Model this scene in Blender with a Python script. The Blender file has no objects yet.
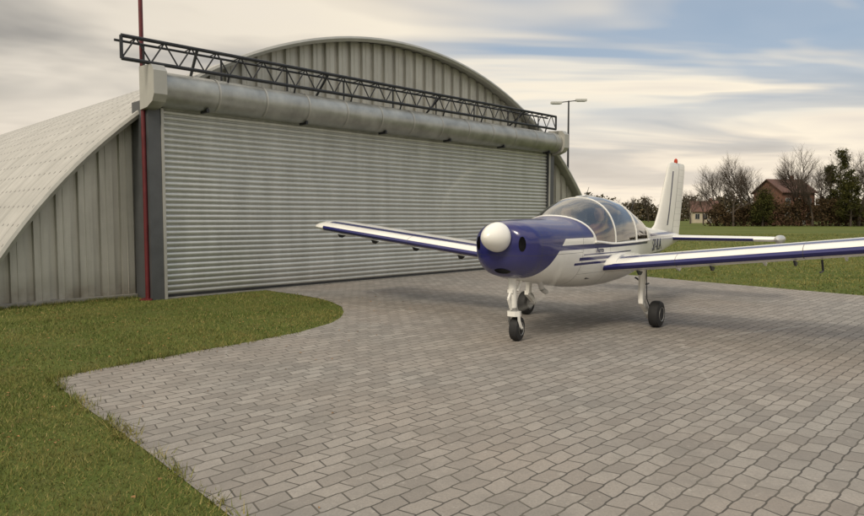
import bpy, math, random
import numpy as np
from mathutils import Vector, Matrix
random.seed(7); np.random.seed(7)
R = math.radians
scene = bpy.context.scene
COL = scene.collection

# ------------------------------------------------------------ helpers
class NT:
    def __init__(s, nt): s.nt = nt; s.n = nt.nodes; s.l = nt.links
    def node(s, t, **k):
        n = s.n.new(t)
        for a, b in k.items(): setattr(n, a, b)
        return n
    def put(s, inp, v):
        if isinstance(v, bpy.types.NodeSocket): s.l.new(v, inp)
        elif v is not None:
            if isinstance(v, (tuple, list)) and len(v) == 3 and inp.type == 'RGBA': v = (*v, 1)
            inp.default_value = v
    def m(s, op, a, b=None, c=None, clamp=False):
        n = s.node('ShaderNodeMath', operation=op, use_clamp=clamp)
        s.put(n.inputs[0], a)
        if b is not None: s.put(n.inputs[1], b)
        if c is not None: s.put(n.inputs[2], c)
        return n.outputs[0]
    def mix(s, f, a, b, blend='MIX'):
        n = s.node('ShaderNodeMix', data_type='RGBA', blend_type=blend)
        s.put(n.inputs[0], f); s.put(n.inputs[6], a); s.put(n.inputs[7], b)
        return n.outputs[2]
    def noise(s, vec, scale, detail=4, rough=.55, dist=0):
        n = s.node('ShaderNodeTexNoise')
        s.put(n.inputs['Vector'], vec)
        n.inputs['Scale'].default_value = scale; n.inputs['Detail'].default_value = min(detail, 4)
        n.inputs['Roughness'].default_value = rough; n.inputs['Distortion'].default_value = dist
        return n.outputs[0]
    def ramp(s, f, stops):
        n = s.node('ShaderNodeValToRGB'); e = n.color_ramp.elements
        e[0].position, e[0].color = stops[0][0], (*stops[0][1], 1)
        e[1].position, e[1].color = stops[-1][0], (*stops[-1][1], 1)
        for p, c in stops[1:-1]:
            x = e.new(p); x.color = (*c, 1)
        s.put(n.inputs[0], f); return n.outputs[0]
    def rng(s, f, a, b, c=0., d=1.):
        n = s.node('ShaderNodeMapRange'); s.put(n.inputs[0], f)
        for i, x in enumerate((a, b, c, d)): n.inputs[i+1].default_value = x
        return n.outputs[0]
    def between(s, x, a, b):
        return s.m('MULTIPLY', s.m('GREATER_THAN', x, a), s.m('LESS_THAN', x, b))
    def bump(s, h, strength=.3, dist=.01):
        n = s.node('ShaderNodeBump'); n.inputs['Strength'].default_value = strength
        n.inputs['Distance'].default_value = dist; s.put(n.inputs['Height'], h); return n.outputs[0]
    def sep(s, v):
        n = s.node('ShaderNodeSeparateXYZ'); s.put(n.inputs[0], v); return n.outputs
    def comb(s, x, y, z=0.):
        n = s.node('ShaderNodeCombineXYZ'); s.put(n.inputs[0], x); s.put(n.inputs[1], y); s.put(n.inputs[2], z); return n.outputs[0]

def newmat(name):
    m = bpy.data.materials.new(name); m.use_nodes = True
    t = NT(m.node_tree); b = t.n['Principled BSDF']
    tc = t.node('ShaderNodeTexCoord')
    return m, t, b, tc

def mat(name, base, rough=.6, metal=0., var=.12, scale=4., bump=0., bscale=40., coat=0., spec=None):
    m, t, b, tc = newmat(name)
    n = t.noise(tc.outputs['Object'], scale, 6, .6)
    f = t.rng(n, .3, .7)
    c = t.mix(f, tuple(x*(1-var) for x in base), tuple(min(1, x*(1+var)) for x in base))
    t.put(b.inputs['Base Color'], c)
    b.inputs['Roughness'].default_value = rough; b.inputs['Metallic'].default_value = metal
    b.inputs['Coat Weight'].default_value = coat; b.inputs['Coat Roughness'].default_value = .08
    if spec is not None: b.inputs['Specular IOR Level'].default_value = spec
    r2 = t.rng(n, .3, .7, rough*.85, min(1, rough*1.15))
    t.put(b.inputs['Roughness'], r2)
    if bump: t.put(b.inputs['Normal'], t.bump(t.noise(tc.outputs['Object'], bscale, 5), bump, .01))
    return m

class MB:
    def __init__(s): s.v = []; s.f = []; s.mi = []
    def add(s, vs, fs, m=0):
        o = len(s.v); s.v += [tuple(x) for x in vs]
        s.f += [tuple(i+o for i in f) for f in fs]; s.mi += [m]*len(fs)
    def box(s, lo, hi, m=0):
        x0, y0, z0 = lo; x1, y1, z1 = hi
        s.add([(x0,y0,z0),(x1,y0,z0),(x1,y1,z0),(x0,y1,z0),(x0,y0,z1),(x1,y0,z1),(x1,y1,z1),(x0,y1,z1)],
              [(0,3,2,1),(4,5,6,7),(0,1,5,4),(1,2,6,5),(2,3,7,6),(3,0,4,7)], m)
    def tube(s, p0, p1, r0, r1=None, n=8, m=0, caps=True):
        if r1 is None: r1 = r0
        p0 = Vector(p0); p1 = Vector(p1); d = p1-p0
        if d.length < 1e-6: return
        d.normalize(); u = d.orthogonal().normalized(); w = d.cross(u)
        vs = []
        for p, r in ((p0, r0), (p1, r1)):
            for i in range(n):
                a = 2*math.pi*i/n; vs.append(p+u*(math.cos(a)*r)+w*(math.sin(a)*r))
        fs = [(i, (i+1) % n, n+(i+1) % n, n+i) for i in range(n)]
        if caps: fs += [tuple(range(n-1, -1, -1)), tuple(range(n, 2*n))]
        s.add(vs, fs, m)
    def path(s, pts, r, n=8, m=0):
        for a, b in zip(pts[:-1], pts[1:]): s.tube(a, b, r, r, n, m)
    def loft(s, rings, m=0, closed=True, cap=True, mfun=None):
        n = len(rings[0]); o = len(s.v)
        for r in rings: s.v += [tuple(p) for p in r]
        for i in range(len(rings)-1):
            for j in range(n if closed else n-1):
                k = (j+1) % n
                s.f.append((o+i*n+j, o+i*n+k, o+(i+1)*n+k, o+(i+1)*n+j))
                s.mi.append(mfun(i, j) if mfun else m)
        if cap and closed:
            s.f.append(tuple(o+j for j in range(n-1, -1, -1))); s.mi.append(m if not mfun else mfun(0, -1))
            s.f.append(tuple(o+(len(rings)-1)*n+j for j in range(n))); s.mi.append(m if not mfun else mfun(len(rings)-1, -1))
    def revolve(s, prof, origin, axis='x', n=24, m=0):
        rings = []
        for a, r in prof:
            ring = []
            for i in range(n):
                t = 2*math.pi*i/n; c, q = math.cos(t)*r, math.sin(t)*r
                if axis == 'x': p = (a, c, q)
                elif axis == 'y': p = (c, a, q)
                else: p = (c, q, a)
                ring.append((origin[0]+p[0], origin[1]+p[1], origin[2]+p[2]))
            rings.append(ring)
        s.loft(rings, m)
    def build(s, name, mats, parent=None, smooth=False, angle=35):
        me = bpy.data.meshes.new(name); me.from_pydata(s.v, [], s.f)
        for mm in mats: me.materials.append(mm)
        me.polygons.foreach_set('material_index', s.mi)
        if smooth:
            me.polygons.foreach_set('use_smooth', [True]*len(s.f))
            try: me.set_sharp_from_angle(angle=R(angle))
            except Exception: pass
        me.update()
        import bmesh
        bm = bmesh.new(); bm.from_mesh(me); bmesh.ops.recalc_face_normals(bm, faces=bm.faces); bm.to_mesh(me); bm.free()
        ob = bpy.data.objects.new(name, me); COL.objects.link(ob)
        if parent: ob.parent = parent
        return ob

def empty(name, loc=(0,0,0), rz=0.):
    e = bpy.data.objects.new(name, None); COL.objects.link(e)
    e.location = loc; e.rotation_euler = (0, 0, rz); e.empty_display_size = .3
    return e

# ------------------------------------------------------------ camera
cam = bpy.data.cameras.new('camera'); co = bpy.data.objects.new('camera', cam); COL.objects.link(co)
co.location = (0, 0, 1.5); co.rotation_euler = (R(90-3.5), 0, 0)
cam.lens = 27.92; cam.sensor_width = 36; cam.clip_start = .05; cam.clip_end = 6000
scene.camera = co
scene.view_settings.view_transform = 'Standard'; scene.view_settings.look = 'None'; scene.view_settings.exposure = 0

# ------------------------------------------------------------ world + sun
SUN_EL, SUN_AZ = R(42), R(212)
w = bpy.data.worlds.new('World'); scene.world = w; w.use_nodes = True
t = NT(w.node_tree); bg = t.n['Background']
sky = t.node('ShaderNodeTexSky'); sky.sky_type = 'NISHITA'; sky.sun_disc = False
sky.sun_elevation = SUN_EL; sky.sun_rotation = SUN_AZ; sky.dust_density = 2.
tc = t.node('ShaderNodeTexCoord'); dirv = tc.outputs['Generated']
sx, sy, sz = t.sep(dirv)
zz = t.m('ADD', t.m('MAXIMUM', sz, 0.), .11)
px_ = t.m('DIVIDE', sx, zz); py_ = t.m('DIVIDE', sy, zz)
pv = t.comb(t.m('MULTIPLY', px_, .55), py_)
n1 = t.noise(pv, .85, 7, .55, .6)
n2 = t.noise(t.comb(t.m('ADD', px_, 13.), t.m('MULTIPLY', py_, 1.5), 4.), .42, 5, .5, .4)
lr = t.rng(sx, -.5, .1)
dens = t.m('ADD', n1, t.m('MULTIPLY', t.m('SUBTRACT', n2, .5), .7))
cl = t.ramp(dens, [(.26, (.40,.39,.38)), (.38, (.55,.525,.49)), (.46, (.80,.72,.61)), (.56, (1.0,.90,.73)), (.68, (.86,.78,.67)), (.78, (.66,.62,.57))])
greyl = t.ramp(dens, [(.3, (.38,.36,.33)), (.42, (.53,.495,.44)), (.55, (.75,.685,.59)), (.7, (.88,.80,.68))])
cl = t.mix(lr, greyl, cl)
hz = t.rng(sz, 0., .16, 1., 0.)
cl = t.mix(t.m('MULTIPLY', hz, .7), cl, (1.0, .86, .69))
blue = t.mix(.5, t.mix(1., sky.outputs[0], (.09,.09,.09), 'MULTIPLY'), (.42,.55,.70))
bf = t.m('MULTIPLY', t.rng(n1, .56, .44), t.m('MULTIPLY', t.rng(sz, .08, .22), t.rng(sx, -.1, .10)))
skyc = t.mix(t.m('MULTIPLY', bf, .85), cl, blue)
gain = t.m('MULTIPLY', t.rng(sz, .33, .8, 1., 1.55), 10.)
vm = t.node('ShaderNodeVectorMath', operation='SCALE'); t.put(vm.inputs[0], skyc); t.put(vm.inputs['Scale'], gain)
t.put(bg.inputs[0], vm.outputs[0]); bg.inputs[1].default_value = .1

sl = bpy.data.lights.new('sun', 'SUN'); so = bpy.data.objects.new('sun', sl); COL.objects.link(so)
sl.energy = 2.1; sl.angle = R(14); sl.color = (1, .89, .72)
sd = Vector((math.sin(SUN_AZ)*math.cos(SUN_EL), math.cos(SUN_AZ)*math.cos(SUN_EL), math.sin(SUN_EL)))
so.rotation_euler = (-sd).to_track_quat('-Z', 'Y').to_euler(); so.location = (0, 0, 20)

# ------------------------------------------------------------ materials
M_galv = mat('galvanised_steel', (.36,.365,.345), .42, .6, .22, 2.5, .05, 30)
M_trim = mat('light_trim', (.42,.415,.385), .45, .3, .08, 3)
M_dark = mat('dark_steel', (.035,.037,.042), .5, .4, .2, 6)
M_jamb = mat('jamb_sheet', (.10,.105,.112), .5, .4, .15, 3)
M_red = mat('red_oxide_paint', (.11,.010,.014), .45, 0, .2, 6)
M_conc = mat('concrete', (.26,.25,.23), .85, 0, .2, 8, .3)
M_tyre = mat('rubber', (.016,.016,.017), .75, 0, .25, 12, .2, 60)
M_white = mat('white_paint', (.80,.79,.75), .28, 0, .035, 2.5, coat=.4)
M_blue = mat('blue_paint', (.010,.011,.10), .22, 0, .08, 3, coat=.4)
M_black = mat('intake_shade_black', (.004,.004,.005), 1, 0, .2, 6, spec=0)  # near-black colour stands in for the shade inside the intakes
M_steel = mat('bare_steel', (.5,.5,.5), .3, .9, .1, 8)
M_hub = mat('grey_hub', (.55,.55,.53), .4, .5, .1, 8)

m, t, b, tc = newmat('painted_sheet_wall'); M_wall = m
x, y, z = t.sep(tc.outputs['Object'])
n_ = t.noise(tc.outputs['Object'], 1.5, 4, .6)
st = t.noise(t.comb(t.m('MULTIPLY', x, 9.), y, t.m('MULTIPLY', z, .5)), 1.3, 4, .6)
c = t.mix(t.rng(n_, .3, .7), (.45,.44,.40), (.55,.54,.49))
c = t.mix(t.rng(st, .5, .72, 0, .5), c, (.28,.27,.24))
pan = t.node('ShaderNodeTexWhiteNoise'); pan.noise_dimensions = '1D'; t.put(pan.inputs['W'], t.m('FLOOR', t.m('DIVIDE', t.m('ADD', x, 3.05), .36)))
c = t.mix(t.m('MULTIPLY', pan.outputs[0], .25), c, (.35,.345,.315))
c = t.mix(t.m('MULTIPLY', t.rng(z, .05, .55, 1., 0.), t.rng(n_, .3, .6)), c, (.20,.18,.14))
t.put(b.inputs['Base Color'], c); b.inputs['Metallic'].default_value = .25; b.inputs['Roughness'].default_value = .5

m, t, b, tc = newmat('shutter_slats'); M_door = m
x, y, z = t.sep(tc.outputs['Object'])
st = t.noise(t.comb(t.m('MULTIPLY', x, 2.2), 0., t.m('MULTIPLY', z, .35)), 1.6, 6, .6)
slat = t.m('FLOOR', t.m('DIVIDE', t.m('SUBTRACT', z, .05), .1)); wn = t.node('ShaderNodeTexWhiteNoise'); wn.noise_dimensions = '1D'; t.put(wn.inputs['W'], slat)
c = t.mix(t.rng(st, .3, .7), (.50,.51,.485), (.63,.64,.615))
c = t.mix(t.m('MULTIPLY', wn.outputs[0], .25), c, (.42,.43,.405))
gr = t.noise(tc.outputs['Object'], 9, 6, .7); c = t.mix(t.rng(gr, .58, .8, 0, .35), c, (.33,.32,.28))
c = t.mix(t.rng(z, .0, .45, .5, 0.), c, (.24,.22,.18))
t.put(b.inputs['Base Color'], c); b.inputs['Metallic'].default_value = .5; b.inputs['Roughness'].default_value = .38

m, t, b, tc = newmat('roof_sheet'); M_roof = m
u, v, _ = t.sep(tc.outputs['UV'])
du = t.m('PINGPONG', u, .2); dv = t.m('PINGPONG', v, .15)
d2 = t.m('SQRT', t.m('ADD', t.m('MULTIPLY', du, du), t.m('MULTIPLY', dv, dv)))
dot = t.m('LESS_THAN', d2, .028)
seam = t.m('LESS_THAN', t.m('PINGPONG', v, .45), .014)
nz = t.noise(tc.outputs['UV'], 1.3, 6, .6)
c = t.mix(t.rng(nz, .3, .7), (.40,.395,.375), (.51,.50,.475))
nz2 = t.noise(t.comb(t.m('MULTIPLY', u, .4), t.m('MULTIPLY', v, 5.)), 1.2, 5, .6)
c = t.mix(t.rng(nz2, .45, .7, 0., .45), c, (.30,.285,.26))
c = t.mix(t.m('MULTIPLY', seam, .5), c, (.18,.18,.17))
c = t.mix(t.m('MULTIPLY', dot, .85), c, (.13,.125,.12))
t.put(b.inputs['Base Color'], c); b.inputs['Metallic'].default_value = .3; b.inputs['Roughness'].default_value = .55

# ------------------------------------------------------------ ground
PAVE = [(-3.45,13.70),(-3.0,13.25),(-2.54,12.80),(-2.1,12.3),(-1.75,11.7),(-1.5,11.1),(-1.39,10.47),(-1.36,9.9),(-1.42,9.4),(-1.71,8.66),(-2.17,7.98),
        (-2.55,7.5),(-2.94,6.98),(-3.25,6.55),(-3.52,6.12),(-3.35,5.9),(-2.83,5.3),(-2.2,4.62),(-1.72,4.085),(-1.09,3.36),(-.3,2.45),(1.2,.7),(6,-5),(30,-8),(30,-12),
        (38,-12),(15,3.3),(8.2,12.72),(6.05,15.7),(4.9,17.6),(4.25,19.2),(3.95,20.8),(4.0,21.1)]
d0 = Vector((.70,.714)); P0 = Vector((-4.86,12.22)); n0 = Vector((-.714,.70))
PAVE += [tuple(P0 + d0*12.34 + n0*.3), tuple(P0 + d0*1.95 + n0*.3)]

m, t, b, tc = newmat('paving_blocks'); M_pave = m
mp = t.node('ShaderNodeMapping'); mp.inputs['Rotation'].default_value = (0, 0, R(-45.57)); t.put(mp.inputs[0], tc.outputs['Object'])
wob = t.node('ShaderNodeTexNoise'); wob.inputs['Scale'].default_value = .4; wob.inputs['Detail'].default_value = 1; t.put(wob.inputs[0], mp.outputs[0])
a_, b_, _ = t.sep(mp.outputs[0])
a_ = t.m('ADD', a_, t.m('MULTIPLY', wob.outputs[0], .05)); b_ = t.m('ADD', b_, t.m('MULTIPLY', wob.outputs[0], .10))
BW, BH = .20, .12
# zig-zag interlocking joints: end joints slant one way in even rows, the other in odd rows
tri1 = t.m('SUBTRACT', t.m('DIVIDE', t.m('PINGPONG', b_, BH), BH), .5)
tri2 = t.m('SUBTRACT', t.rng(t.m('PINGPONG', t.m('ADD', a_, BW*.25), BW/2), BW*.18, BW*.32), .5)
a2 = t.m('ADD', a_, t.m('MULTIPLY', tri1, .030)); b2 = t.m('ADD', b_, t.m('MULTIPLY', tri2, .007))
br = t.node('ShaderNodeTexBrick'); br.offset = .5
t.put(br.inputs['Vector'], t.comb(a2, b2)); br.inputs['Scale'].default_value = 1.
br.inputs['Brick Width'].default_value = BW; br.inputs['Row Height'].default_value = BH
br.inputs['Mortar Size'].default_value = .0062; br.inputs['Mortar Smooth'].default_value = .55; br.inputs['Bias'].default_value = 0
br.inputs['Color1'].default_value = (0, 0, 0, 1); br.inputs['Color2'].default_value = (1, 1, 1, 1); br.inputs['Mortar'].default_value = (.5, .5, .5, 1)
per = br.outputs[0]; jf = br.outputs[1]
W_ = tc.outputs['Object']
big = t.noise(W_, .35, 4, .6); mid = t.noise(W_, 1.7, 4, .65); fine = t.noise(W_, 90, 3, .7)
c = t.mix(per, (.20,.187,.172), (.325,.305,.28))
c = t.mix(t.rng(big, .38, .66, 0, .6), c, (.30,.25,.21))
c = t.mix(t.rng(mid, .48, .70, 0, .55), c, (.165,.153,.14))
c = t.mix(t.rng(fine, .35, .7, 0, .45), c, (.135,.127,.118))
c = t.mix(t.rng(t.noise(W_, 14, 4, .75), .60, .72, 0, .55), c, (.40,.38,.345))
vo = t.node('ShaderNodeTexVoronoi'); vo.feature = 'DISTANCE_TO_EDGE'; vo.inputs['Scale'].default_value = .33
t.put(vo.inputs[0], t.mix(.12, W_, t.comb(mid, big)))
crk = t.m('MULTIPLY', t.rng(vo.outputs[0], 0, .006, 1, 0), t.rng(big, .5, .58))
c = t.mix(t.m('MULTIPLY', crk, .5), c, (.45,.44,.41))
jc = t.mix(t.rng(mid, .4, .65), (.042,.039,.034), (.11,.10,.08))
c = t.mix(t.m('MULTIPLY', jf, .9), c, jc)
t.put(b.inputs['Base Color'], c); b.inputs['Roughness'].default_value = .8
h = t.m('ADD', t.m('SUBTRACT', 1., jf), t.m('ADD', t.m('MULTIPLY', fine, .18), t.m('MULTIPLY', per, .4)))
t.put(b.inputs['Normal'], t.bump(h, .8, .008))

m, t, b, tc = newmat('lawn_soil'); M_ground = m
W_ = tc.outputs['Object']
n1 = t.noise(W_, .10, 4, .6); n2 = t.noise(W_, 3, 4, .7); n3 = t.noise(W_, 45, 4, .7)
c = t.mix(t.rng(n1, .35, .65), (.085,.120,.026), (.145,.165,.045))
c = t.mix(t.rng(n2, .45, .7, 0, .5), c, (.15,.130,.055))
c = t.mix(t.rng(n3, .35, .65, 0, .5), c, (.045,.055,.018))
t.put(b.inputs['Base Color'], c); b.inputs['Roughness'].default_value = .95; b.inputs['Specular IOR Level'].default_value = .1
t.put(b.inputs['Normal'], t.bump(n3, .6, .03))

mb = MB(); S = 3000
mb.add([(-S,-S,0),(S,-S,0),(S,S,0),(-S,S,0)], [(0,1,2,3)]); mb.build('ground', [M_ground])
import bmesh
me = bpy.data.meshes.new('paved_apron'); bm = bmesh.new()
f = bm.faces.new([bm.verts.new((x, y, .006)) for x, y in PAVE]); bm.normal_update()
if f.normal.z < 0: f.normal_flip()
bmesh.ops.triangulate(bm, faces=[f]); bm.to_mesh(me); bm.free(); me.materials.append(M_pave)
ob = bpy.data.objects.new('paved_apron', me); COL.objects.link(ob)

PA = np.array(PAVE)
def inpoly(X, Y):
    ins = np.zeros(len(X), bool); n = len(PA); j = n-1
    for i in range(n):
        xi, yi = PA[i]; xj, yj = PA[j]
        with np.errstate(divide='ignore', invalid='ignore'):
            c = ((yi > Y) != (yj > Y)) & (X < (xj-xi)*(Y-yi)/(yj-yi+1e-12)+xi)
        ins ^= c; j = i
    return ins
def hang(X, Y, mar=0.):
    lx = (X-P0.x)*.70+(Y-P0.y)*.714; ly = (X-P0.x)*-.714+(Y-P0.y)*.70
    return ((lx > -3.05+mar) & (lx < 16.3-mar) & (ly > .72) & (ly < 27)) | ((lx > -.3) & (lx < 12.36) & (ly > -.03) & (ly < 1))
m, t, b, tc = newmat('grass_blades'); M_grass = m
at = t.node('ShaderNodeAttribute'); at.attribute_name = 'tint'
f_ = t.sep(at.outputs['Color'])[0]
c = t.ramp(f_, [(0, (.055,.080,.015)), (.42, (.110,.140,.028)), (.72, (.165,.185,.045)), (.90, (.29,.245,.09)), (1, (.40,.31,.14))])
lo = t.noise(tc.outputs['Object'], .8, 4, .6); c = t.mix(t.rng(lo, .44, .64, 0, .65), c, (.235,.20,.065))
lo2 = t.noise(tc.outputs['Object'], .35, 3, .6); c = t.mix(t.rng(lo2, .50, .68, 0, .5), c, (.065,.088,.020))
t.put(b.inputs['Base Color'], c); b.inputs['Roughness'].default_value = .75; b.inputs['Specular IOR Level'].default_value = .2
def blades(name, X, Y, h, wd, mat_):
    n = len(X); a = np.random.rand(n)*math.tau; ln = np.random.rand(n)*1.2*h; la = np.random.rand(n)*math.tau
    hh = h*(.35+.85*np.random.rand(n))
    v = np.zeros((n, 3, 3))
    v[:,0] = np.stack([X-np.cos(a)*wd, Y-np.sin(a)*wd, np.zeros(n)], 1)
    v[:,1] = np.stack([X+np.cos(a)*wd, Y+np.sin(a)*wd, np.zeros(n)], 1)
    v[:,2] = np.stack([X+np.cos(la)*ln, Y+np.sin(la)*ln, hh], 1)
    me = bpy.data.meshes.new(name); me.vertices.add(n*3); me.vertices.foreach_set('co', v.ravel())
    me.loops.add(n*3); me.loops.foreach_set('vertex_index', np.arange(n*3))
    me.polygons.add(n); me.polygons.foreach_set('loop_start', np.arange(n)*3)
    try: me.polygons.foreach_set('loop_total', np.full(n, 3))
    except Exception: pass
    me.update(calc_edges=True)
    ca = me.color_attributes.new('tint', 'FLOAT_COLOR', 'POINT')
    r = np.repeat(np.random.rand(n), 3); c = np.ones((n*3, 4)); c[:,0] = r; ca.data.foreach_set('color', c.ravel())
    me.materials.append(mat_); me.validate()
    ob = bpy.data.objects.new(name, me); COL.objects.link(ob); return ob
Xs, Ys, Hs, Ws = [], [], [], []
def scatter(x0, x1, y0, y1, n, h, wd):
    X = np.random.uniform(x0, x1, n); Y = np.random.uniform(y0, y1, n)
    jx = np.random.normal(0, .035, n); jy = np.random.normal(0, .035, n)
    k = ~inpoly(X+jx, Y+jy) & ~hang(X, Y)
    k &= np.abs(X) < Y*.85+2.5
    hv = h*(.8+.35*np.sin(X*3.1+np.sin(Y*2.3))*np.sin(Y*2.7+1.3*np.sin(X*1.9)))
    Xs.append(X[k]); Ys.append(Y[k]); Hs.append(hv[k]); Ws.append(np.full(k.sum(), wd))
scatter(-7, 0, 1.5, 6.5, 160000, .034, .0028)
scatter(-11, -1, 6.5, 14, 125000, .038, .0042)
scatter(4, 30, 12, 30, 115000, .045, .010)
scatter(3, 50, 30, 60, 50000, .06, .02)
X = np.concatenate(Xs); Y = np.concatenate(Ys); Hh = np.concatenate(Hs); Ww = np.concatenate(Ws)
blades('lawn_grass', X, Y, Hh, Ww, M_grass)
tx, ty = [], []
for _ in range(200):
    if random.random() < .55:
        s = random.uniform(-3, -.3); q = .60-abs(random.gauss(0, .05)); p = P0+d0*s+n0*q
    else:
        i = random.randint(9, 20); u = random.random(); p = Vector(PAVE[i])*(1-u)+Vector(PAVE[i+1])*u
    k = random.randint(12, 30); r_ = random.uniform(.02, .06)
    tx += [p.x+random.gauss(0, r_) for _ in range(k)]; ty += [p.y+random.gauss(0, r_) for _ in range(k)]
blades('grass_tufts', np.array(tx), np.array(ty), np.full(len(tx), .075), np.full(len(tx), .004), M_grass)
M_leaf = mat('dry_leaf', (.28,.15,.05), .8, 0, .4, 3)
mb = MB()
for _ in range(1100):
    x = random.uniform(-9, -.3); y = random.uniform(2.6, 12.5)
    inside = inpoly(np.array([x]), np.array([y]))[0]
    if inside and random.random() < .85: continue
    if hang(np.array([x]), np.array([y]))[0]: continue
    zz_ = .012 if inside else random.uniform(.02, .04); s = random.uniform(.009, .020); a = random.random()*6.28
    c_, s_ = math.cos(a)*s, math.sin(a)*s
    mb.add([(x-c_, y-s_, zz_), (x+s_*.6, y-c_*.6, zz_+random.uniform(0, .01)), (x+c_, y+s_, zz_), (x-s_*.6, y+c_*.6, zz_+random.uniform(0, .01))], [(0,1,2),(0,2,3)])
mb.build('fallen_leaves', [M_leaf])

# ------------------------------------------------------------ hangar
H = empty('arched_aircraft_hangar', (P0.x, P0.y, 0), math.atan2(.714, .70))
CX, Z0, RR = 6.55, -5.0, 10.82
def arch(x, r=RR):
    q = r*r-(x-CX)**2
    return Z0+math.sqrt(q) if q > 0 else -1
a0 = math.acos(-Z0/RR)
me = bpy.data.meshes.new('roof'); NA, YL = 72, 26.
ys = np.arange(.42, YL, .0375); vs = []; uvs = []
for y in ys:
    dep = .010*math.cos(2*math.pi*y/.15)
    for i in range(NA+1):
        a = -a0+2*a0*i/NA; r = RR+dep
        vs.append((CX+r*math.sin(a), y, Z0+r*math.cos(a))); uvs.append(((a+a0)*RR, y))
fs = [(i*(NA+1)+j, i*(NA+1)+j+1, (i+1)*(NA+1)+j+1, (i+1)*(NA+1)+j) for i in range(len(ys)-1) for j in range(NA)]
me.from_pydata(vs, [], fs); uvl = me.uv_layers.new(name='UVMap')
vi = np.zeros(len(me.loops), int); me.loops.foreach_get('vertex_index', vi)
uvl.data.foreach_set('uv', np.array(uvs)[vi].ravel()); me.polygons.foreach_set('use_smooth', [True]*len(fs)); me.materials.append(M_roof)
ob = bpy.data.objects.new('roof', me); COL.objects.link(ob); ob.parent = H
mb = MB(); rings = []
for i in range(NA+1):
    a = -a0+2*a0*i/NA; sn, cs = math.sin(a), math.cos(a)
    prof = [(RR+.03, .36), (RR+.035, .44), (RR-.08, .44), (RR-.08, .38), (RR-.02, .34)]
    rings.append([(CX+r*sn, y, Z0+r*cs) for r, y in prof])
mb.loft(rings)
rings = []
for i in range(NA+1):
    a = -a0+2*a0*i/NA; sn, cs = math.sin(a), math.cos(a)
    rings.append([(CX+(RR-.02)*sn, .44, Z0+(RR-.02)*cs), (CX+(RR-.02)*sn, .78, Z0+(RR-.02)*cs)])
mb.loft(rings, closed=False, cap=False)
mb.build('roof_edge_trim', [M_trim], H, True)
def gable(yb, sign, name):
    mb = MB(); xs = []; pitch = .36; x = -3.05
    while x < 16.2:
        for o, dd in ((0, 0), (.012, .07), (.11, .07), (.115, .078), (.125, .078), (.13, .07), (.235, .07), (.247, 0)): xs.append((x+o, dd))
        x += pitch
    top = []; bot = []
    for x, dd in xs:
        z = arch(x, RR-.04); z = max(z, .02)
        top.append((x, yb-sign*dd, z)); bot.append((x, yb-sign*dd, 0.))
    mb.loft([bot, top], closed=False, cap=False); return mb.build(name, [M_wall], H)
gable(.75, 1, 'front_gable_wall'); gable(25.8, -1, 'rear_gable_wall')
mb = MB(); mb.box((-3.1, .60, 0), (-.285, .74, .07)); mb.box((12.35, .60, 0), (16.15, .74, .07)); mb.box((0, -.02, 0), (12.06, .4, .03)); mb.build('concrete_plinth', [M_conc], H)
mb = MB(); prof = []; P = .1; N = 35
for i in range(N):
    for k, (dz, dy) in enumerate(((0, .034), (.010, .034), (.014, .012), (.035, -.004), (.06, -.008), (.085, 0), (.096, .016))):
        prof.append((dy+.04, .05+i*P+dz))
rings = []
for x in np.linspace(.02, 12.04, 60):
    wv = .004*math.sin(x*2.1)+.003*math.sin(x*5.3+1)
    rings.append([(x, y+wv*math.sin(z*1.7+x*.6), z+.0025*math.sin(x*1.3+z)) for y, z in prof])
mb.loft(rings, closed=False, cap=False)
mb.build('roller_shutter_door', [M_door], H, True, 50)
mb = MB(); mb.box((.02, .005, .0), (12.04, .09, .06)); mb.build('door_bottom_rail', [M_dark], H)
mb = MB()
for x0, x1 in ((-.28, -.003), (12.063, 12.34)):
    mb.box((x0, -.03, 0), (x1, .66, 3.6))
mb.box((-.05, -.05, 0), (-.0, -.032, 3.45), 1); mb.box((12.06, -.05, 0), (12.12, -.032, 3.45), 1)
mb.box((.003, .55, 0), (12.06, .66, 3.6), 0)
mb.build('door_jambs', [M_jamb, M_trim], H)
mb = MB(); cyl = []
for k in range(17):
    a = R(-75+ k*(175/16)); cyl.append((-.10-.33*math.cos(a), 3.77+.31*math.sin(a)))
prof = [(.0, 3.47)]+cyl+[(.30, 4.10), (.68, 4.12), (.68, 3.5)]
rings = [[(x, y, z) for y, z in prof] for x in np.linspace(-.12, 12.2, 14)]
mb.loft(rings, 0)
for x in np.arange(.9, 12, 1.0):
    r2 = [[(x+dx, -.10+(y+.10)*1.025, 3.77+(z-3.77)*1.03) for y, z in cyl] for dx in (0, .035)]
    mb.loft(r2, 1, closed=False, cap=False)
for x in np.arange(.7, 12, 2.2):
    mb.box((x, -.30, 3.43), (x+.05, -.05, 3.50), 2)
mb.build('shutter_drum_housing', [M_galv, M_trim, M_dark], H, True, 30)
mb = MB()
for x0, x1 in ((-.36, -.125), (12.205, 12.42)):
    pr = [(-.42, 3.50), (-.50, 3.62), (-.50, 4.02), (-.40, 4.13), (.10, 4.16), (.10, 3.40), (-.20, 3.42)]
    mb.loft([[(x, y, z) for y, z in pr] for x in (x0, x1)])
mb.build('housing_end_boxes', [M_trim], H)
mb = MB(); ta, tb, zt, zb, ty_ = -.80, 12.05, 4.55, 4.17, -.28
mb.tube((ta, ty_, zt), (tb, ty_, zt), .034, n=8); mb.tube((ta, ty_, zb), (tb, ty_, zb), .034, n=8)
mb.tube((ta, ty_+.3, zt-.02), (tb, ty_+.3, zt-.02), .022, n=6)
mb.tube((ta, ty_, zb), (ta, ty_, zt), .03); mb.tube((tb, ty_, zb), (tb, ty_, zt), .03)
n = 26
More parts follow.
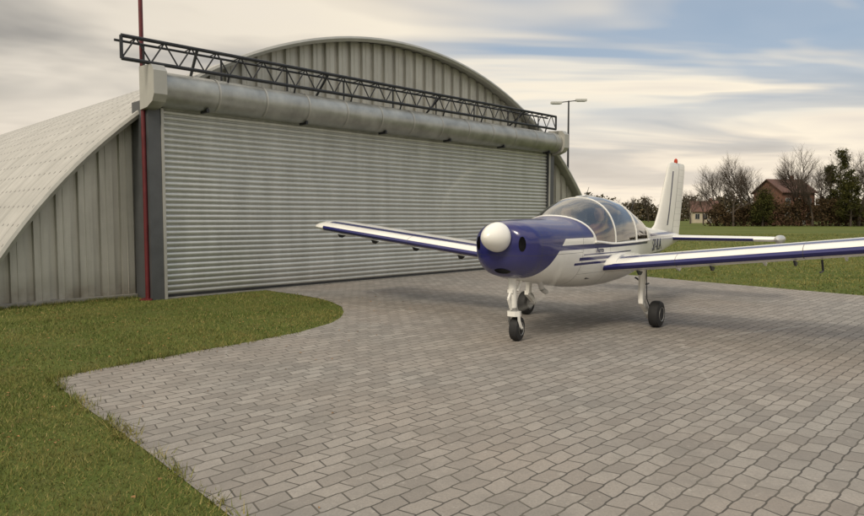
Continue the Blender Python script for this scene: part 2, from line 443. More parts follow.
for i in range(n):
    xa = ta+(tb-ta)*i/n; xb = ta+(tb-ta)*(i+1)/n; xm = (xa+xb)/2
    mb.tube((xa, ty_, zb), (xm, ty_, zt), .014, n=6); mb.tube((xm, ty_, zt), (xb, ty_, zb), .014, n=6)
    mb.tube((xm, ty_, zt), (xm, ty_+.3, zt-.02), .012, n=5)
    if i % 3 == 1: mb.tube((xa, ty_+.3, zt-.02), (xa, ty_+.30, 4.08), .02, n=6); mb.tube((xa, ty_, zb), (xa, ty_+.05, 4.04), .02, n=6)
for x in (.55, 3.5, 7., 10.5): mb.tube((x, ty_, zt), (x+.3, .68, 4.14), .028, n=6)
mb.build('lattice_truss', [M_dark], H, True)

mb = MB(); mb.tube((0,0,0), (0,0,7.5), .042, .035, 12); mb.box((-.11,-.11,0), (.11,.11,.03)); mb.tube((0,0,2.2),(.17,.2,2.2),.012); mb.tube((0,0,3.3),(.17,.2,3.3),.012)
mb.tube((0,0,7.5),(0,0,7.58),.05)
o = mb.build('red_steel_pole', [M_red], None, True); o.location = (-5.14, 12.06, 0)

# ------------------------------------------------------------ aircraft
A = empty('light_aircraft', (2.25, 9.65, 0), math.atan2(-.796, -.605))
BLUE = (.011,.012,.115)
m, t, b, tc = newmat('fuselage_livery'); M_body = m
x, y, z = t.sep(tc.outputs['Object'])
xs_ = t.m('ADD', x, t.m('MULTIPLY', t.m('SUBTRACT', z, 1.1), 1.0))
nose = t.m('GREATER_THAN', xs_, 1.86)
deck = t.m('MULTIPLY', t.m('GREATER_THAN', z, 1.24), t.m('GREATER_THAN', x, 1.0))
st1 = t.m('MULTIPLY', t.between(z, 1.10, 1.16), t.between(x, -1.1, 1.9))
st2 = t.m('MULTIPLY', t.between(z, .955, .995), t.between(x, -.3, 1.35))
st3 = t.m('MULTIPLY', t.between(z, .90, .93), t.between(x, -3.4, 1.45))
st4 = t.m('MULTIPLY', t.between(z, 1.02, 1.035), t.between(x, -.2, 1.25))
aft = t.m('MULTIPLY', t.between(z, 1.20, 1.24), t.between(x, -3.9, -1.35))
mk = t.m('MAXIMUM', nose, t.m('MAXIMUM', deck, t.m('MAXIMUM', st1, t.m('MAXIMUM', st2, t.m('MAXIMUM', st3, t.m('MAXIMUM', st4, aft))))))
def near(v, c_, w_=.004): return t.m('LESS_THAN', t.m('ABSOLUTE', t.m('SUBTRACT', v, c_)), w_)
def mx_(*a):
    r = a[0]
    for q in a[1:]: r = t.m('MAXIMUM', r, q)
    return r
pl = mx_(near(x, 1.28), near(x, 2.2, .003), near(x, -1.45), near(x, -2.4, .003), t.m('MULTIPLY', near(z, 1.06, .003), t.m('GREATER_THAN', x, 1.28)),
         t.m('MULTIPLY', near(z, .78, .002), t.m('LESS_THAN', x, 1.28)), t.m('MULTIPLY', near(x, .55, .003), t.m('LESS_THAN', z, 1.14)))
riv = t.m('MULTIPLY', mx_(near(x, 1.25, .004), near(x, -1.42, .004), near(x, -2.37, .004), near(x, .52, .004)), t.m('LESS_THAN', t.m('PINGPONG', z, .018), .005))
dirt = t.rng(t.noise(tc.outputs['Object'], 3, 6, .7), .45, .75, 0, .22)
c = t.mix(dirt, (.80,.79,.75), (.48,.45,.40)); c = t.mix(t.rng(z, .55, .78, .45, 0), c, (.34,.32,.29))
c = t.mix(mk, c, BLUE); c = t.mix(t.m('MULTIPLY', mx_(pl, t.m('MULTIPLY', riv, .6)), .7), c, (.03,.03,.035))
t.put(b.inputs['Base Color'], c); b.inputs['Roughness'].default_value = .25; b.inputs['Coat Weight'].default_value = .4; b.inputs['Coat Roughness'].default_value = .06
m, t, b, tc = newmat('wing_livery'); M_wing = m
x, y, z = t.sep(tc.outputs['Object'])
bl = t.m('MULTIPLY', t.between(z, -.045, .035), t.m('GREATER_THAN', x, -.12))
top = t.m('MULTIPLY', t.between(x, -.30, -.17), t.m('GREATER_THAN', z, 0))
ay = t.m('ABSOLUTE', y)
mk = t.m('MULTIPLY', t.m('MAXIMUM', bl, top), t.m('LESS_THAN', ay, 4.55))
lines = mx_(near(x, -.155, .005), near(x, -.95, .006), near(ay, 2.6, .005), near(ay, 1.2, .004))
rv = t.m('MULTIPLY', mx_(near(x, -.34, .004), near(x, -.62, .004)), t.m('LESS_THAN', t.m('PINGPONG', y, .03), .006))
c = t.mix(t.rng(t.noise(tc.outputs['Object'], 3, 6, .7), .42, .75, 0, .25), (.80,.79,.75), (.46,.44,.39))
c = t.mix(mk, c, BLUE); c = t.mix(t.m('MULTIPLY', mx_(lines, t.m('MULTIPLY', rv, .5)), .75), c, (.03,.03,.035))
t.put(b.inputs['Base Color'], c); b.inputs['Roughness'].default_value = .27; b.inputs['Coat Weight'].default_value = .4
m = bpy.data.materials.new('canopy_glass'); m.use_nodes = True; M_glass = m; t = NT(m.node_tree)
t.n.remove(t.n['Principled BSDF']); out = t.n['Material Output']
tr = t.node('ShaderNodeBsdfTransparent'); tr.inputs[0].default_value = (.86,.89,.89,1)
gl = t.node('ShaderNodeBsdfGlossy'); gl.inputs['Roughness'].default_value = .02
fr = t.node('ShaderNodeFresnel'); fr.inputs[0].default_value = 1.5
mx = t.node('ShaderNodeMixShader'); t.put(mx.inputs[0], t.m('ADD', t.m('MULTIPLY', fr.outputs[0], 1.7), .07, clamp=True)); t.l.new(tr.outputs[0], mx.inputs[1]); t.l.new(gl.outputs[0], mx.inputs[2]); t.l.new(mx.outputs[0], out.inputs[0])

K = np.array([
 (2.45,.24,1.00,1.20,1.37),(2.40,.34,.90,1.20,1.42),(2.28,.42,.80,1.20,1.455),(2.0,.47,.73,1.20,1.475),(1.6,.50,.67,1.20,1.48),(1.28,.525,.62,1.19,1.485),
 (.95,.55,.57,1.17,1.63),(.5,.57,.54,1.15,1.765),(0,.57,.53,1.15,1.80),(-.5,.545,.55,1.15,1.755),(-1.0,.49,.60,1.15,1.60),(-1.4,.43,.66,1.15,1.42),
 (-2,.34,.76,1.14,1.34),(-3,.21,.92,1.12,1.27),(-3.8,.10,1.02,1.10,1.21),(-4.15,.04,1.06,1.10,1.16)])[::-1]
def sec(x):
    return [np.interp(x, K[:,0], K[:,i]) for i in range(1, 5)]
def secS(x):
    w_ = .12 if x < 2.0 else .012
    ps = [sec(x+o*w_) for o in (-1,-.5,0,.5,1)]
    return [sum(p[i] for p in ps)/5 for i in range(4)]
NL, NU = 14, 14
def ring(x, off=0.):
    hw, zb, zs, zt = secS(x); hw += off; zt += off; zb -= off
    wb = math.exp(-((x-1.15)/.45)**2)*.28
    half = []
    for i in range(NL+1):
        a = math.pi/2*i/NL; e = 2/2.7
        half.append((hw*math.sin(a)**e, zs-(zs-zb)*math.cos(a)**e, wb*(i/NL)**2))
    for i in range(1, NU+1):
        a = math.pi/2*i/NU; e = 2/2.25
        yy = hw*max(math.cos(a), 0)**e if i < NU else 0.
        half.append((yy, zs+(zt-zs)*math.sin(a)**e, wb*(1-i/NU)))
    left = [(x-s_, y, z) for y, z, s_ in half]
    right = [(x-s_, -y, z) for y, z, s_ in half[1:-1]][::-1]
    return left+right
xs_l = np.concatenate([np.linspace(2.45, 2.2, 9), np.linspace(2.15, 1.28, 14), np.linspace(1.22, -1.2, 40), np.linspace(-1.28, -4.15, 34)])
rings = [ring(x) for x in xs_l]; nr = len(rings[0])
def isup(j): return NL <= j < NL+2*NU
body, gls = MB(), MB()
g0 = 23; g1 = 23+39
def cut(i, j): return g0-1 < i < g1 and isup(j)
body.loft(rings, 0, mfun=lambda i, j: 0)
keep = []; gf = []
idx = 0
for i in range(len(rings)-1):
    for j in range(nr):
        (gf if cut(i, j) else keep).append(body.f[idx]); idx += 1
keep += body.f[idx:]
gls.v = list(body.v); gls.f = gf; gls.mi = [0]*len(gf)
body.f = keep; body.mi = [0]*len(keep)
body.build('fuselage', [M_body], A, True, 50)
go = gls.build('canopy_glass', [M_glass], A, True, 80)
fr_ = MB()
def arc(x, wd, off=.008):
    ra, rb = ring(x, off), ring(x-wd, off); rc, rd = ring(x, -.012), ring(x-wd, -.012)
    ids = range(NL, NL+2*NU+1)
    fr_.loft([[ra[i] for i in ids], [rb[i] for i in ids], [rd[i] for i in ids], [rc[i] for i in ids], [ra[i] for i in ids]], closed=False, cap=False)
arc(1.235, .03); arc(.42, .032); arc(-.42, .045); arc(-1.13, .06)
for sgn in (0, 1):
    a_r = []
    for x in np.linspace(1.24, -1.18, 40):
        j = NL if sgn == 0 else NL+2*NU
        a_r.append(Vector(ring(x, .012)[j % nr]))
    for p, q in zip(a_r[:-1], a_r[1:]): fr_.tube(p, q, .015, n=6)
tp = [Vector(ring(x, .008)[NL+NU]) for x in np.linspace(.42, -1.13, 24)]
for p, q in zip(tp[:-1], tp[1:]): fr_.tube(p, q, .012, n=6)
fr_.build('canopy_frame', [M_white], A, True, 40)
it = MB()
it.box((-1.2, -.42, .70), (1.0, .42, .74), 0)
it.box((.80, -.44, 1.0), (.98, .44, 1.31), 0)
it.tube((.86, -.42, 1.31), (.86, .42, 1.31), .04, n=10)
for sy in (-.25, .25):
    pts = [[(-.16+dx, sy-.17, z0), (-.16+dx, sy+.17, z0), (-.06+dx, sy+.17, z0), (-.06+dx, sy-.17, z0)] for dx, z0 in ((0.1, .78), (0, 1.1), (-.06, 1.38), (-.07, 1.42))]
    it.loft(pts, 1); it.box((-.05, sy-.17, .78), (.38, sy+.17, .92), 1); it.box((-.26, sy-.11, 1.44), (-.18, sy+.11, 1.58), 1)
it.box((-.95, -.38, .80), (-.70, .38, 1.28), 1)
M_int = mat('cockpit_trim', (.07,.067,.062), .8); M_seat = mat('seat_fabric', (.13,.115,.10), .9)
it.build('cockpit_interior', [M_int, M_seat], A)
def foil(chord, th, camber=.02, n=14):
    up, lo_ = [], []
    for i in range(n+1):
        u = (1-math.cos(math.pi*i/n))/2
        yt = 5*th*(.2969*math.sqrt(u)-.126*u-.3516*u*u+.2843*u**3-.1036*u**4)
        yc = camber*4*u*(1-u)
        up.append((-u*chord, (yc+yt)*chord)); lo_.append((-u*chord, (yc-yt)*chord))
    return up[::-1]+lo_[1:-1]
DIH = R(6.3)
M_nr = mat('nav_red', (.5,.02,.02), .15); M_ng = mat('nav_green', (.02,.3,.08), .15)
def make_wing(side):
    mb = MB(); rings = []
    for yy, ch, x0, th in ((0, 1.3, 0, .155), (.5, 1.3, 0, .155), (1.5, 1.3, 0, .155), (3, 1.3, 0, .155), (4.2, 1.3, 0, .155), (4.6, 1.29, -.003, .15), (4.75, 1.24, -.03, .13), (4.83, 1.12, -.09, .10), (4.87, .9, -.2, .05)):
        rings.append([(x0+fx, side*yy, fz) for fx, fz in foil(ch, th)])
    mb.loft(rings, 0)
    o = mb.build('wing_left' if side > 0 else 'wing_right', [M_wing], A, True, 40)
    o.location = (.68, side*.25, .81); o.rotation_euler = (side*DIH, 0, 0)
    mb = MB()
    for yy in (.9, 2.0, 2.9, 3.9):
        mb.loft([[(x, side*(yy+s_), z) for x, z in ((-.80,-.05),(-.95,-.09),(-1.12,-.16),(-1.18,-.13),(-1.15,-.06))] for s_ in (-.012, .012)], 0)
    for yy in (.7, 1.6, 2.5, 3.4, 4.2):
        mb.loft([[(x, side*(yy+s_), z) for x, z in ((-.05,-.07),(-.10,-.13),(-.16,-.14),(-.24,-.10))] for s_ in (-.01, .01)], 1)
    if side > 0:
        mb.tube((-.25, 2.75, -.09), (-.25, 2.75, -.22), .012, n=8, m=1); mb.tube((-.25, 2.75, -.22), (-.02, 2.75, -.22), .010, n=8, m=1)
    mb.revolve([(-.09,.0),(-.06,.03),(.0,.045),(.07,.04),(.12,.0)], (-.35, side*4.88, .02), 'x', 10, 2 if side > 0 else 3)
    o2 = mb.build('wing_fittings', [M_white, M_dark, M_nr, M_ng], A, True)
    o2.location = o.location; o2.rotation_euler = o.rotation_euler
make_wing(1); make_wing(-1)
mb = MB()
for side in (1, -1):
    rr = []
    for yy, g in ((.40, 1.25), (.55, 1.12), (.68, 1.0)):
        rr.append([(.68-.02+fx*1.0+(.03*(g-1)*4), side*yy, .81+.03+ (yy-.25)*.11 + fz*g) for fx, fz in foil(1.32, .165)])
    mb.loft(rr, 0)
mb.build('wing_root_fairing', [M_white], A, True, 40)
mb = MB()
for side in (1, -1):
    rr = []
    for yy, ch, x0 in ((0, .95, -3.25), (.3, .92, -3.27), (1.5, .82, -3.33), (1.75, .80, -3.34), (1.84, .68, -3.40)):
        rr.append([(x0+fx, side*yy, 1.12+fz) for fx, fz in foil(ch, .11, 0)])
    mb.loft(rr, 0)
m, t, b, tc = newmat('tail_livery'); M_tail = m
x, y, z = t.sep(tc.outputs['Object'])
hb = t.m('MULTIPLY', t.between(z, 1.06, 1.135), t.between(x, -3.42, -3.0))
mk = t.m('MULTIPLY', hb, t.m('LESS_THAN', t.m('ABSOLUTE', y), 1.5))
ln = near(x, -3.75, .006)
c = t.mix(mk, (.80,.79,.75), BLUE); c = t.mix(t.m('MULTIPLY', ln, .7), c, (.03,.03,.035))
t.put(b.inputs['Base Color'], c); b.inputs['Roughness'].default_value = .3
mb.build('tailplane', [M_tail], A, True, 40)
mb = MB()
for side in (1, -1):
    mb.revolve([(-.34,.0),(-.30,.04),(-.15,.07),(.05,.075),(.18,.055),(.24,0)], (-3.55, side*1.87, 1.12), 'x', 12)
mb.build('tailplane_tip_weights', [M_hub], A, True)
m, t, b, tc = newmat('fin_livery'); M_fin = m
x, y, z = t.sep(tc.outputs['Object'])
q = t.m('ADD', x, t.m('MULTIPLY', t.m('SUBTRACT', z, 1.2), .28))
s1 = t.between(q, -3.34, -3.27)
hl = near(q, -3.66, .014); rb = t.m('MULTIPLY', near(t.m('PINGPONG', z, .06), 0, .006), t.m('LESS_THAN', q, -3.66))
mk = t.m('MULTIPLY', s1, t.between(z, 1.35, 2.35))
c = t.mix(t.rng(t.noise(tc.outputs['Object'], 4, 5), .45, .75, 0, .15), (.80,.78,.72), (.5,.48,.44)); c = t.mix(mk, c, (.03,.032,.08)); c = t.mix(t.m('MULTIPLY', t.m('MAXIMUM', hl, t.m('MULTIPLY', rb, .25)), .7), c, (.04,.04,.045))
t.put(b.inputs['Base Color'], c); b.inputs['Roughness'].default_value = .3
mb = MB(); rr = []
for z, xl, xt, th in ((1.10,-2.2,-4.16,.05),(1.22,-2.45,-4.18,.055),(1.36,-2.78,-4.22,.065),(1.6,-2.98,-4.28,.08),(2.0,-3.2,-4.37,.085),(2.4,-3.43,-4.44,.085),(2.49,-3.5,-4.44,.06),(2.52,-3.6,-4.38,.03)):
    rr.append([(xl+fx, fz, z) for fx, fz in foil(xl-xt, th, 0)])
mb.loft(rr, 0); mb.build('fin_and_rudder', [M_fin], A, True, 40)
mb = MB(); mb.revolve([(0,.03),(.03,.035),(.07,.028),(.095,0)], (-3.9, 0, 2.515), 'z', 12); mb.build('beacon', [mat('beacon_red', (.45,.05,.02), .2)], A, True)
mb = MB()
prof = [(2.455,.150),(2.46,.168),(2.475,.174),(2.52,.170),(2.58,.152),(2.64,.124),(2.69,.088),(2.72,.055),(2.737,.022),(2.742,0.001)]
mb.revolve(prof, (0, 0, 1.27), 'x', 36); mb.revolve([(2.40,.14),(2.456,.14)], (0,0,1.27), 'x', 24, 1)
mb.build('spinner', [M_white, M_dark], A, True, 60)
m = bpy.data.materials.new('spinning_blade_blur'); m.use_nodes = True; t = NT(m.node_tree); b = t.n['Principled BSDF']
tcg = t.node('ShaderNodeTexCoord'); x, y, z = t.sep(tcg.outputs['Object'])
ang = t.m('ARCTAN2', t.m('SUBTRACT', z, 1.27), y)
rad = t.m('SQRT', t.m('ADD', t.m('MULTIPLY', y, y), t.m('POWER', t.m('ABSOLUTE', t.m('SUBTRACT', z, 1.27)), 2.)))
pk = t.m('POWER', t.m('ABSOLUTE', t.m('COSINE', t.m('SUBTRACT', ang, 2.3))), 5.)
tipb = t.m('MULTIPLY', t.rng(rad, .82, .86, 0, 1), t.rng(rad, .87, .89, 1, .1))
al = t.m('MULTIPLY', pk, t.m('ADD', .025, t.m('MULTIPLY', tipb, .09)))
b.inputs['Base Color'].default_value = (.65,.65,.62,1); b.inputs['Roughness'].default_value = .6; b.inputs['Specular IOR Level'].default_value = 0
t.put(b.inputs['Alpha'], al)
mb = MB(); rings = []
for r_ in (.17, .5, .8, .89):
    rings.append([(2.475, r_*math.cos(2*math.pi*i/64), 1.27+r_*math.sin(2*math.pi*i/64)) for i in range(64)])
mb.loft(rings, cap=False); mb.build('spinning_propeller', [m], A, True)
mb = MB()
def ellip(c, r, m_=0, n=16):
    rr = []
    for i in range(1, 10):
        th = math.pi*i/10
        rr.append([(c[0]+r[0]*math.cos(th), c[1]+r[1]*math.sin(th)*math.cos(2*math.pi*j/n), c[2]+r[2]*math.sin(th)*math.sin(2*math.pi*j/n)) for j in range(n)])
    mb.loft(rr, m_)
ellip((2.398, .270, 1.19), (.048, .060, .105)); ellip((2.398, -.270, 1.19), (.048, .060, .105)); ellip((2.345, 0, .885), (.060, .12, .045))  # solid black ovals on the cowl: shade of the intake openings painted in
mb.build('cowling_intake_shade', [M_black], A, True)
mb = MB(); mb.path([(1.75,.16,.72),(1.72,.17,.62),(1.62,.18,.57)], .032, 10); mb.path([(1.3,-.1,.64),(1.25,-.1,.56)], .015, 8); mb.build('exhaust_pipe', [M_steel], A, True)
mb = MB(); mb.tube((-1.5, 0, 1.38), (-1.75, 0, 1.75), .006, .003, 6); mb.tube((.1,0,1.79),(.0,0,1.93),.006,.003,6); mb.build('whip_antennas', [M_dark], A)
mb = MB(); mb.path([(-.75,.42,.60),(-.80,.56,.50),(-.95,.56,.50)], .013, 6); mb.build('entry_step', [M_dark], A, True)
def text(s, size, org, xdir, name, mat_):
    cu = bpy.data.curves.new(name, 'FONT'); cu.body = s; cu.size = size; cu.extrude = .002; cu.materials.append(mat_)
    o = bpy.data.objects.new(name, cu); COL.objects.link(o); o.parent = A
    X = Vector(xdir).normalized(); Y = Vector((0,0,1)); Z = X.cross(Y)
    Mx = Matrix((X, Y, Z)).transposed().to_4x4(); Mx.translation = Vector(org); o.matrix_local = Mx
    return o
hwA = secS(-1.55)[0]; hwB = secS(-2.7)[0]
text('SP-ILA', .27, (-1.5, hwA+.006, .965), (-1.15, hwB-hwA, 0), 'registration_letters', M_blue)
text('Aero', .10, (.95, .545, 1.045), (-1, .035, 0), 'cowl_script', M_blue)
def wheel(mb, c, r, w_):
    prof = [(-w_*.5, r*.50), (-w_*.52, r*.72), (-w_*.42, r*.93), (-w_*.2, r), (w_*.2, r), (w_*.42, r*.93), (w_*.52, r*.72), (w_*.5, r*.50)]
    mb.revolve(prof, c, 'y', 32, 0)
    hub = [(-w_*.42, .001), (-w_*.50, r*.12), (-w_*.44, r*.2), (-w_*.40, r*.42), (-w_*.53, r*.52), (w_*.53, r*.52), (w_*.40, r*.42), (w_*.44, r*.2), (w_*.50, r*.12), (w_*.42, .001)]
    mb.revolve(hub, c, 'y', 24, 1)
mb = MB(); wheel(mb, (0, 0, 0), .148, .115)
o = mb.build('nose_wheel', [M_tyre, M_hub], A, True, 40); o.location = (2.02, 0, .148+.006); o.rotation_euler = (0, 0, R(8))
mb = MB()
mb.tube((2.14, 0, .80), (2.12, 0, .42), .052, .048, 14, 0); mb.tube((2.12, 0, .44), (2.11, 0, .34), .034, .034, 12, 1)
mb.loft([[(2.11+x, y, z) for x, y in ((.05,.05),(.0,.085),(-.06,.075),(-.06,-.075),(0,-.085),(.05,-.05))] for z in (.315, .375)], 0)
for s_ in (-1, 1):
    mb.loft([[(x+dx, s_*(.078+yy), z+dz) for dx, dz, yy in ((.035,0,-.008),(.0,.0,.010),(-.035,0,-.008))] for x, z in ((2.10,.36),(2.09,.27),(2.05,.20),(2.0,.145))], 0)
mb.tube((2.02,-.09,.154),(2.02,.09,.154),.018,n=10,m=1)
mb.path([(2.17,0,.62),(2.23,0,.53),(2.16,0,.40)], .016, 8, 0)
mb.box((2.13,-.035,.60),(2.19,.035,.64)); mb.path([(2.0,.06,.80),(2.1,.05,.62)], .018, 8)
mb.build('nose_gear_leg', [M_white, M_steel], A, True, 40)
for s_ in (1, -1):
    nm = 'left' if s_ > 0 else 'right'
    mb = MB(); wheel(mb, (0, s_*1.005, .186), .18, .14); mb.build('main_wheel_'+nm, [M_tyre, M_hub], A, True, 40)
    mb = MB()
    mb.loft([[(x+dx*sc, s_*(.86+dy*sc), z) for dx, dy in ((.07,0),(.045,.035),(-.045,.035),(-.07,0),(-.045,-.035),(.045,-.035))] for x, z, sc in ((.17,.86,1.15),(.17,.70,1.0),(.18,.50,.9),(.19,.36,.8))], 0)
    mb.loft([[(x, s_*(.87+dy), z+dz) for dy, dz in ((-.03,-.03),(.03,-.03),(.03,.03),(-.03,.03))] for x, z in ((.24,.37),(.12,.29),(-.03,.19))], 0)
    mb.tube((.19, s_*.86, .44), (.02, s_*.87, .24), .022, n=8, m=1)
    mb.tube((0, s_*.84, .186), (0, s_*.94, .186), .025, n=10, m=1)
    mb.path([(.13, s_*.90, .8), (.12, s_*.91, .4), (.0, s_*.92, .25)], .007, 6, 2)
    mb.revolve([(-.05,.03),(-.05,.075),(.0,.08),(.0,.03)], (0, s_*.93, .186), 'y', 16, 1)
    mb.build('main_gear_leg_'+nm, [M_white, M_steel, M_dark], A, True, 40)

# ------------------------------------------------------------ pilots
M_skin = mat('skin', (.45,.26,.19), .6); M_shirt = mat('maroon_jacket', (.12,.035,.03), .85); M_shirt2 = mat('olive_jacket', (.16,.13,.08), .85); M_hair = mat('dark_hair', (.03,.02,.015), .8)
def pilot(lx, ly, shirt):
    E = empty('pilot'); Mx = Matrix.Translation((2.25, 9.65, 0)) @ Matrix.Rotation(math.atan2(-.796, -.605), 4, 'Z') @ Matrix.Translation((lx, ly, 0))
    E.location = Mx.translation; E.rotation_euler = (0, 0, math.atan2(-.796, -.605))
    me = bpy.data.meshes.new('body')
    V = [(0,0,.98),(0,0,1.12),(.02,0,1.28),(.03,0,1.37),(.04,0,1.44),
         (.02,.15,1.34),(.12,.20,1.14),(.38,.14,1.12),(.02,-.15,1.34),(.12,-.20,1.14),(.38,-.14,1.12),
         (.1,.09,.97),(.5,.11,1.0),(.1,-.09,.97),(.5,-.11,1.0)]
    Ed = [(0,1),(1,2),(2,3),(3,4),(3,5),(5,6),(6,7),(3,8),(8,9),(9,10),(0,11),(11,12),(0,13),(13,14)]
    Rd = [.15,.14,.15,.08,.055,.065,.05,.035,.065,.05,.035,.09,.065,.09,.065]
    me.from_pydata(V, Ed, []); o = bpy.data.objects.new('body', me); COL.objects.link(o); o.parent = E
    o.modifiers.new('Skin', 'SKIN')
    try:
        for i, r_ in enumerate(Rd): me.skin_vertices[0].data[i].radius = (r_, r_*(.75 if i < 4 else 1))
        me.skin_vertices[0].data[0].use_root = True
    except Exception as ex: print('skin', ex)
    sb = o.modifiers.new('Sub', 'SUBSURF'); sb.levels = 1; sb.render_levels = 2; me.materials.append(shirt)
    mb = MB()
    for part, m_ in (('face', 0), ('hair', 1)):
        rr = []
        for i in range(1, 16):
            th = math.pi*i/16; zc = math.cos(th); rad = math.sin(th)
            ring_ = []
            for j in range(24):
                a = 2*math.pi*j/24; fx = math.cos(a); fy = math.sin(a)
                x = .098*rad*fx; y = .076*rad*fy; z = .118*zc
                if fx > .2 and zc < -.3: x *= .92
                if fx > .97 and -.25 < zc < .15: x += .02
                if m_ == 1:
                    x = x*1.06-.008; y *= 1.07; z = z*1.05+.004
                    if fx > .1 and zc < .55: x -= .03*fx
                    if zc < -.1: x *= .8; y *= .8; z = max(z, -.03)
                ring_.append((.06+x, y, 1.555+z))
            rr.append(ring_)
        mb.loft(rr, m_)
    for s_ in (-1, 1): mb.revolve([(-.012,.0),(-.01,.028),(.01,.028),(.012,0)], (.055, s_*.082, 1.55), 'y', 12, 2)
    mb.path([(.055, .082*math.cos(a), 1.56+.122*math.sin(a)) for a in np.linspace(0, math.pi, 13)], .009, 6, 2)
    mb.build('head_with_headset', [M_skin, M_hair, M_dark], E, True, 60)
pilot(.12, .25, M_shirt); pilot(.12, -.25, M_shirt2)

# ------------------------------------------------------------ background
M_bark = mat('bark', (.062,.047,.036), .9, 0, .3, 2)
def branch(mb, p, d, L, r, lev, rnd):
    n = 3 if lev < 3 else 2; q = p; dd = d.copy()
    for i in range(n):
        dd = (dd+Vector((rnd.gauss(0,.12), rnd.gauss(0,.12), rnd.gauss(.05,.08)))).normalized()
        q2 = q+dd*(L/n); ra = r*(1-.35*i/n); rb_ = r*(1-.35*(i+1)/n)
        mb.tube(q, q2, ra, rb_, 5 if lev < 2 else 3, 0, False)
        if lev < 5 and (i > 0 or lev > 0):
            for _ in range(1 if lev < 2 else 2):
                ax = Vector((rnd.gauss(0,1), rnd.gauss(0,1), rnd.gauss(.1,.3))).normalized()
                nd = (dd+ax*rnd.uniform(.5, .95)).normalized()
                branch(mb, q2, nd, L*rnd.uniform(.55,.75), rb_*.62, lev+1, rnd)
        q = q2
    if lev < 5: branch(mb, q, (dd+Vector((rnd.gauss(0,.2), rnd.gauss(0,.2), .1))).normalized(), L*.72, rb_*.8, lev+1, rnd)
tmesh = []
for k in range(4):
    rnd = random.Random(20+k); mb = MB(); branch(mb, Vector((0,0,0)), Vector((0,0,1)), 3.2, .2, 0, rnd)
    zmax = max(v[2] for v in mb.v); s_ = 10./zmax
    mb.v = [(x*s_, y*s_, z*s_) for x, y, z in mb.v]
    o = mb.build('bare_tree', [M_bark]); tmesh.append(o)
def place(o, X, Y, hgt, first=False):
    if not first: o2 = bpy.data.objects.new('bare_tree', o.data); COL.objects.link(o2)
    else: o2 = o
    o2.location = (X, Y, 0); k = hgt/10*random.uniform(.8,1.05); o2.scale = (k, k, hgt/10); o2.rotation_euler = (0,0,random.uniform(0,6.28))
def px(u, Y): return (u-432)/670*Y
spec = [(716,112,10),(724,116,11),(733,108,9.5),(744,112,12.5),(753,115,11.5),(762,112,9),(793,112,13.5),(801,112,12.2),(812,108,9.5),(822,112,10.5),(846,115,13),(858,108,14),(866,112,13),(880,110,12),(893,108,13),(910,115,13),(930,118,12),(950,112,13),(970,114,12),(990,120,12),(1015,112,13),(600,210,8),(614,214,8),(628,200,8),(648,205,9),(690,150,8),(703,130,7)]
for i, (u, Y, hg) in enumerate(spec): place(tmesh[i % 4], px(u, Y), Y, hg, i < 4)
def leafmat(name, a, b_):
    m, t, b, tc = newmat(name)
    n = t.noise(tc.outputs['Object'], .5, 5, .7)
    at = t.node('ShaderNodeAttribute'); at.attribute_name = 'tint'
    f_ = t.m('ADD', t.m('MULTIPLY', t.sep(at.outputs['Color'])[0], .5), t.m('MULTIPLY', t.rng(n, .35, .65), .5))
    t.put(b.inputs['Base Color'], t.mix(f_, a, b_)); b.inputs['Roughness'].default_value = .9; b.inputs['Specular IOR Level'].default_value = .1
    return m
def leaves(name, C, s, mat_, parent=None):
    n = len(C); v = C[:,None,:]+np.random.normal(0, 1, (n,3,3))*s
    me = bpy.data.meshes.new(name); me.from_pydata(v.reshape(-1,3).tolist(), [], [(3*i,3*i+1,3*i+2) for i in range(n)])
    ca = me.color_attributes.new('tint', 'FLOAT_COLOR', 'POINT'); c = np.ones((n*3,4)); c[:,0] = np.repeat(np.random.rand(n),3); ca.data.foreach_set('color', c.ravel())
    me.materials.append(mat_); o = bpy.data.objects.new(name, me); COL.objects.link(o)
    if parent: o.parent = parent
    return o
M_hedge = leafmat('hedge_leaves', (.024,.019,.010), (.095,.062,.032))
M_ever = leafmat('evergreen_leaves', (.014,.019,.006), (.075,.072,.020))
M_far = leafmat('far_leaves', (.045,.045,.03), (.11,.085,.05))
def hedge(name, x0, x1, yc, h0, n, s, mat_, dep=3.):
    X = np.random.uniform(x0, x1, n); ht = h0*(.65+.35*np.sin(X*.23)*np.sin(X*.11+1)+.22*np.sin(X*.9+2)*np.sin(X*.47)+.12*np.sin(X*2.3))
    Z = ht*np.random.rand(n)**.8; Y = yc+np.random.normal(0, dep*.4, n)*(1-.4*Z/h0)
    return leaves(name, np.stack([X, Y, np.maximum(Z,.1)], 1), s, mat_)
hedge('hedge', px(708,110), px(1250,110), 110, 4.8, 55000, .13, M_hedge)
hedge('distant_woodland', -60, 230, 260, 10, 50000, .45, M_far, 14)
hedge('distant_woodland', -260, -60, 240, 10, 15000, .55, M_far, 14)
def evergreen(u, Y, hg, rad):
    E = empty('evergreen_tree', (px(u, Y), Y, 0)); mb = MB(); mb.tube((0,0,0),(0,0,hg*.9),.18,.03,6)
    cs = []
    for i in range(44):
        z = hg*(.12+.86*random.random()); rr_ = rad*(1-(z/hg))**.6*random.uniform(.4, 1.05); a = random.random()*6.28
        p = Vector((math.cos(a)*rr_, math.sin(a)*rr_, z)); mb.tube((0,0,z-.3), p, .04, .015, 4)
        k = 130; cs.append(np.array(p)+np.random.normal(0, 1, (k,3))*np.array((.42,.42,.30))*(.6+.7*random.random()))
    mb.build('trunk', [M_bark], E); leaves('crown', np.concatenate(cs), .10, M_ever, E)
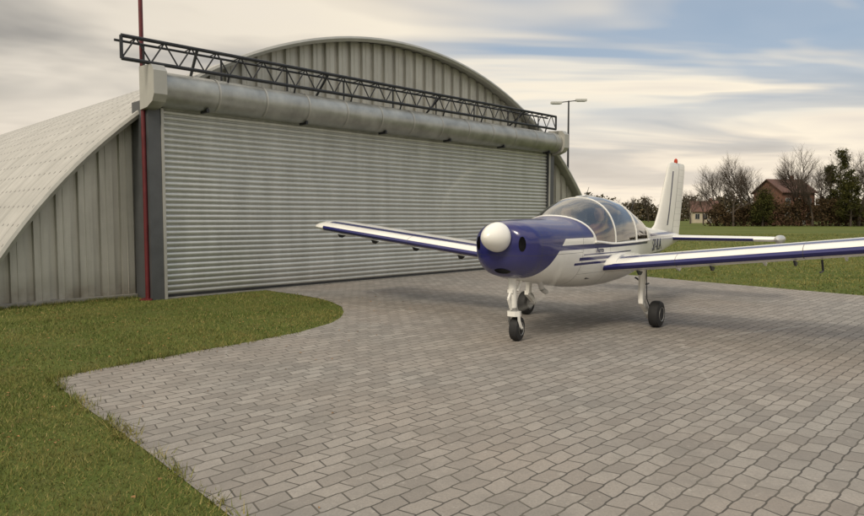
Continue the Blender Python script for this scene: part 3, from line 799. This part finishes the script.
evergreen(838, 110, 12.3, 2.8); evergreen(829, 113, 10, 2.2); evergreen(850, 107, 9, 2.4); evergreen(762, 107, 6.0, 1.8); evergreen(905, 112, 11, 3)
M_brick = mat('red_brick', (.14,.066,.044), .85, 0, .3, 3); M_tile = mat('roof_tile', (.10,.050,.037), .8, 0, .25, 2); M_rend = mat('cream_render', (.42,.37,.28), .85, 0, .1, 1)
M_win = mat('window_glass', (.03,.035,.04), .1, 0, .1, 1); M_frame = mat('window_frame', (.4,.4,.38), .5)
def house(name, X, Y, wd, dp, hw, hr, wall, rz=0.):
    E = empty(name, (X, Y, 0), rz); mb = MB(); a, b_ = wd/2, dp/2
    mb.box((-a,-b_,0),(a,b_,hw)); mb.add([(-a,-b_,hw),(-a,b_,hw),(-a,0,hw+hr)],[(0,1,2)]); mb.add([(a,-b_,hw),(a,b_,hw),(a,0,hw+hr)],[(0,1,2)]); mb.build('walls', [wall], E)
    mb = MB(); o_ = .4
    for s_ in (-1, 1):
        ys_, zs_ = s_*(b_+o_), hw-o_*hr/b_
        mb.loft([[(x, ys_, zs_+.03), (x, 0, hw+hr+.03), (x, 0, hw+hr+.2), (x, ys_, zs_+.2)] for x in (-a-o_, a+o_)])
    mb.build('roof', [M_tile], E); mb = MB(); mb.box((a*.4, -.3, hw+hr*.5), (a*.4+.6, .3, hw+hr+.9)); mb.build('chimney', [M_brick], E)
    mb = MB()
    for z in ([1.0, 3.7] if hw > 4 else [1.0]):
        for x in np.linspace(-a+1.2, a-1.2, 3):
            mb.box((x-.55, -b_-.05, z-.05), (x+.55, -b_+.02, z+1.35), 1); mb.box((x-.47, -b_-.08, z+.03), (x-.03, -b_-.04, z+1.27), 0); mb.box((x+.03, -b_-.08, z+.03), (x+.47, -b_-.04, z+1.27), 0)
    mb.box((-.5+a*.35, -b_-.06, 0), (.45+a*.35, -b_+.02, .9), 1)
    mb.build('windows_and_door', [M_win, M_frame], E)
house('brick_house', px(782,130), 130, 7.0, 8, 6.2, 2.4, M_brick, R(12))
house('rendered_house', px(703,170), 170, 6, 6, 3.0, 2.4, M_rend, R(-15))
mb = MB(); mb.tube((0,0,0),(0,0,10.4),.11,.06,10); mb.tube((-.95,0,10.25),(.95,0,10.45),.035,n=6)
for s_ in (-1, 1):
    mb.box((s_*.95-.42, -.17, 10.27+s_*.1), (s_*.95+.42, .17, 10.42+s_*.1), 1); mb.box((s_*.95-.3,-.13,10.24+s_*.1),(s_*.95+.3,.13,10.268+s_*.1),2)
mb.box((-.25,-.25,0),(.25,.25,.06)); o = mb.build('street_lamp', [M_dark, M_hub, M_frame], None, True); o.location = (px(567,52), 52, 0)
print('done')
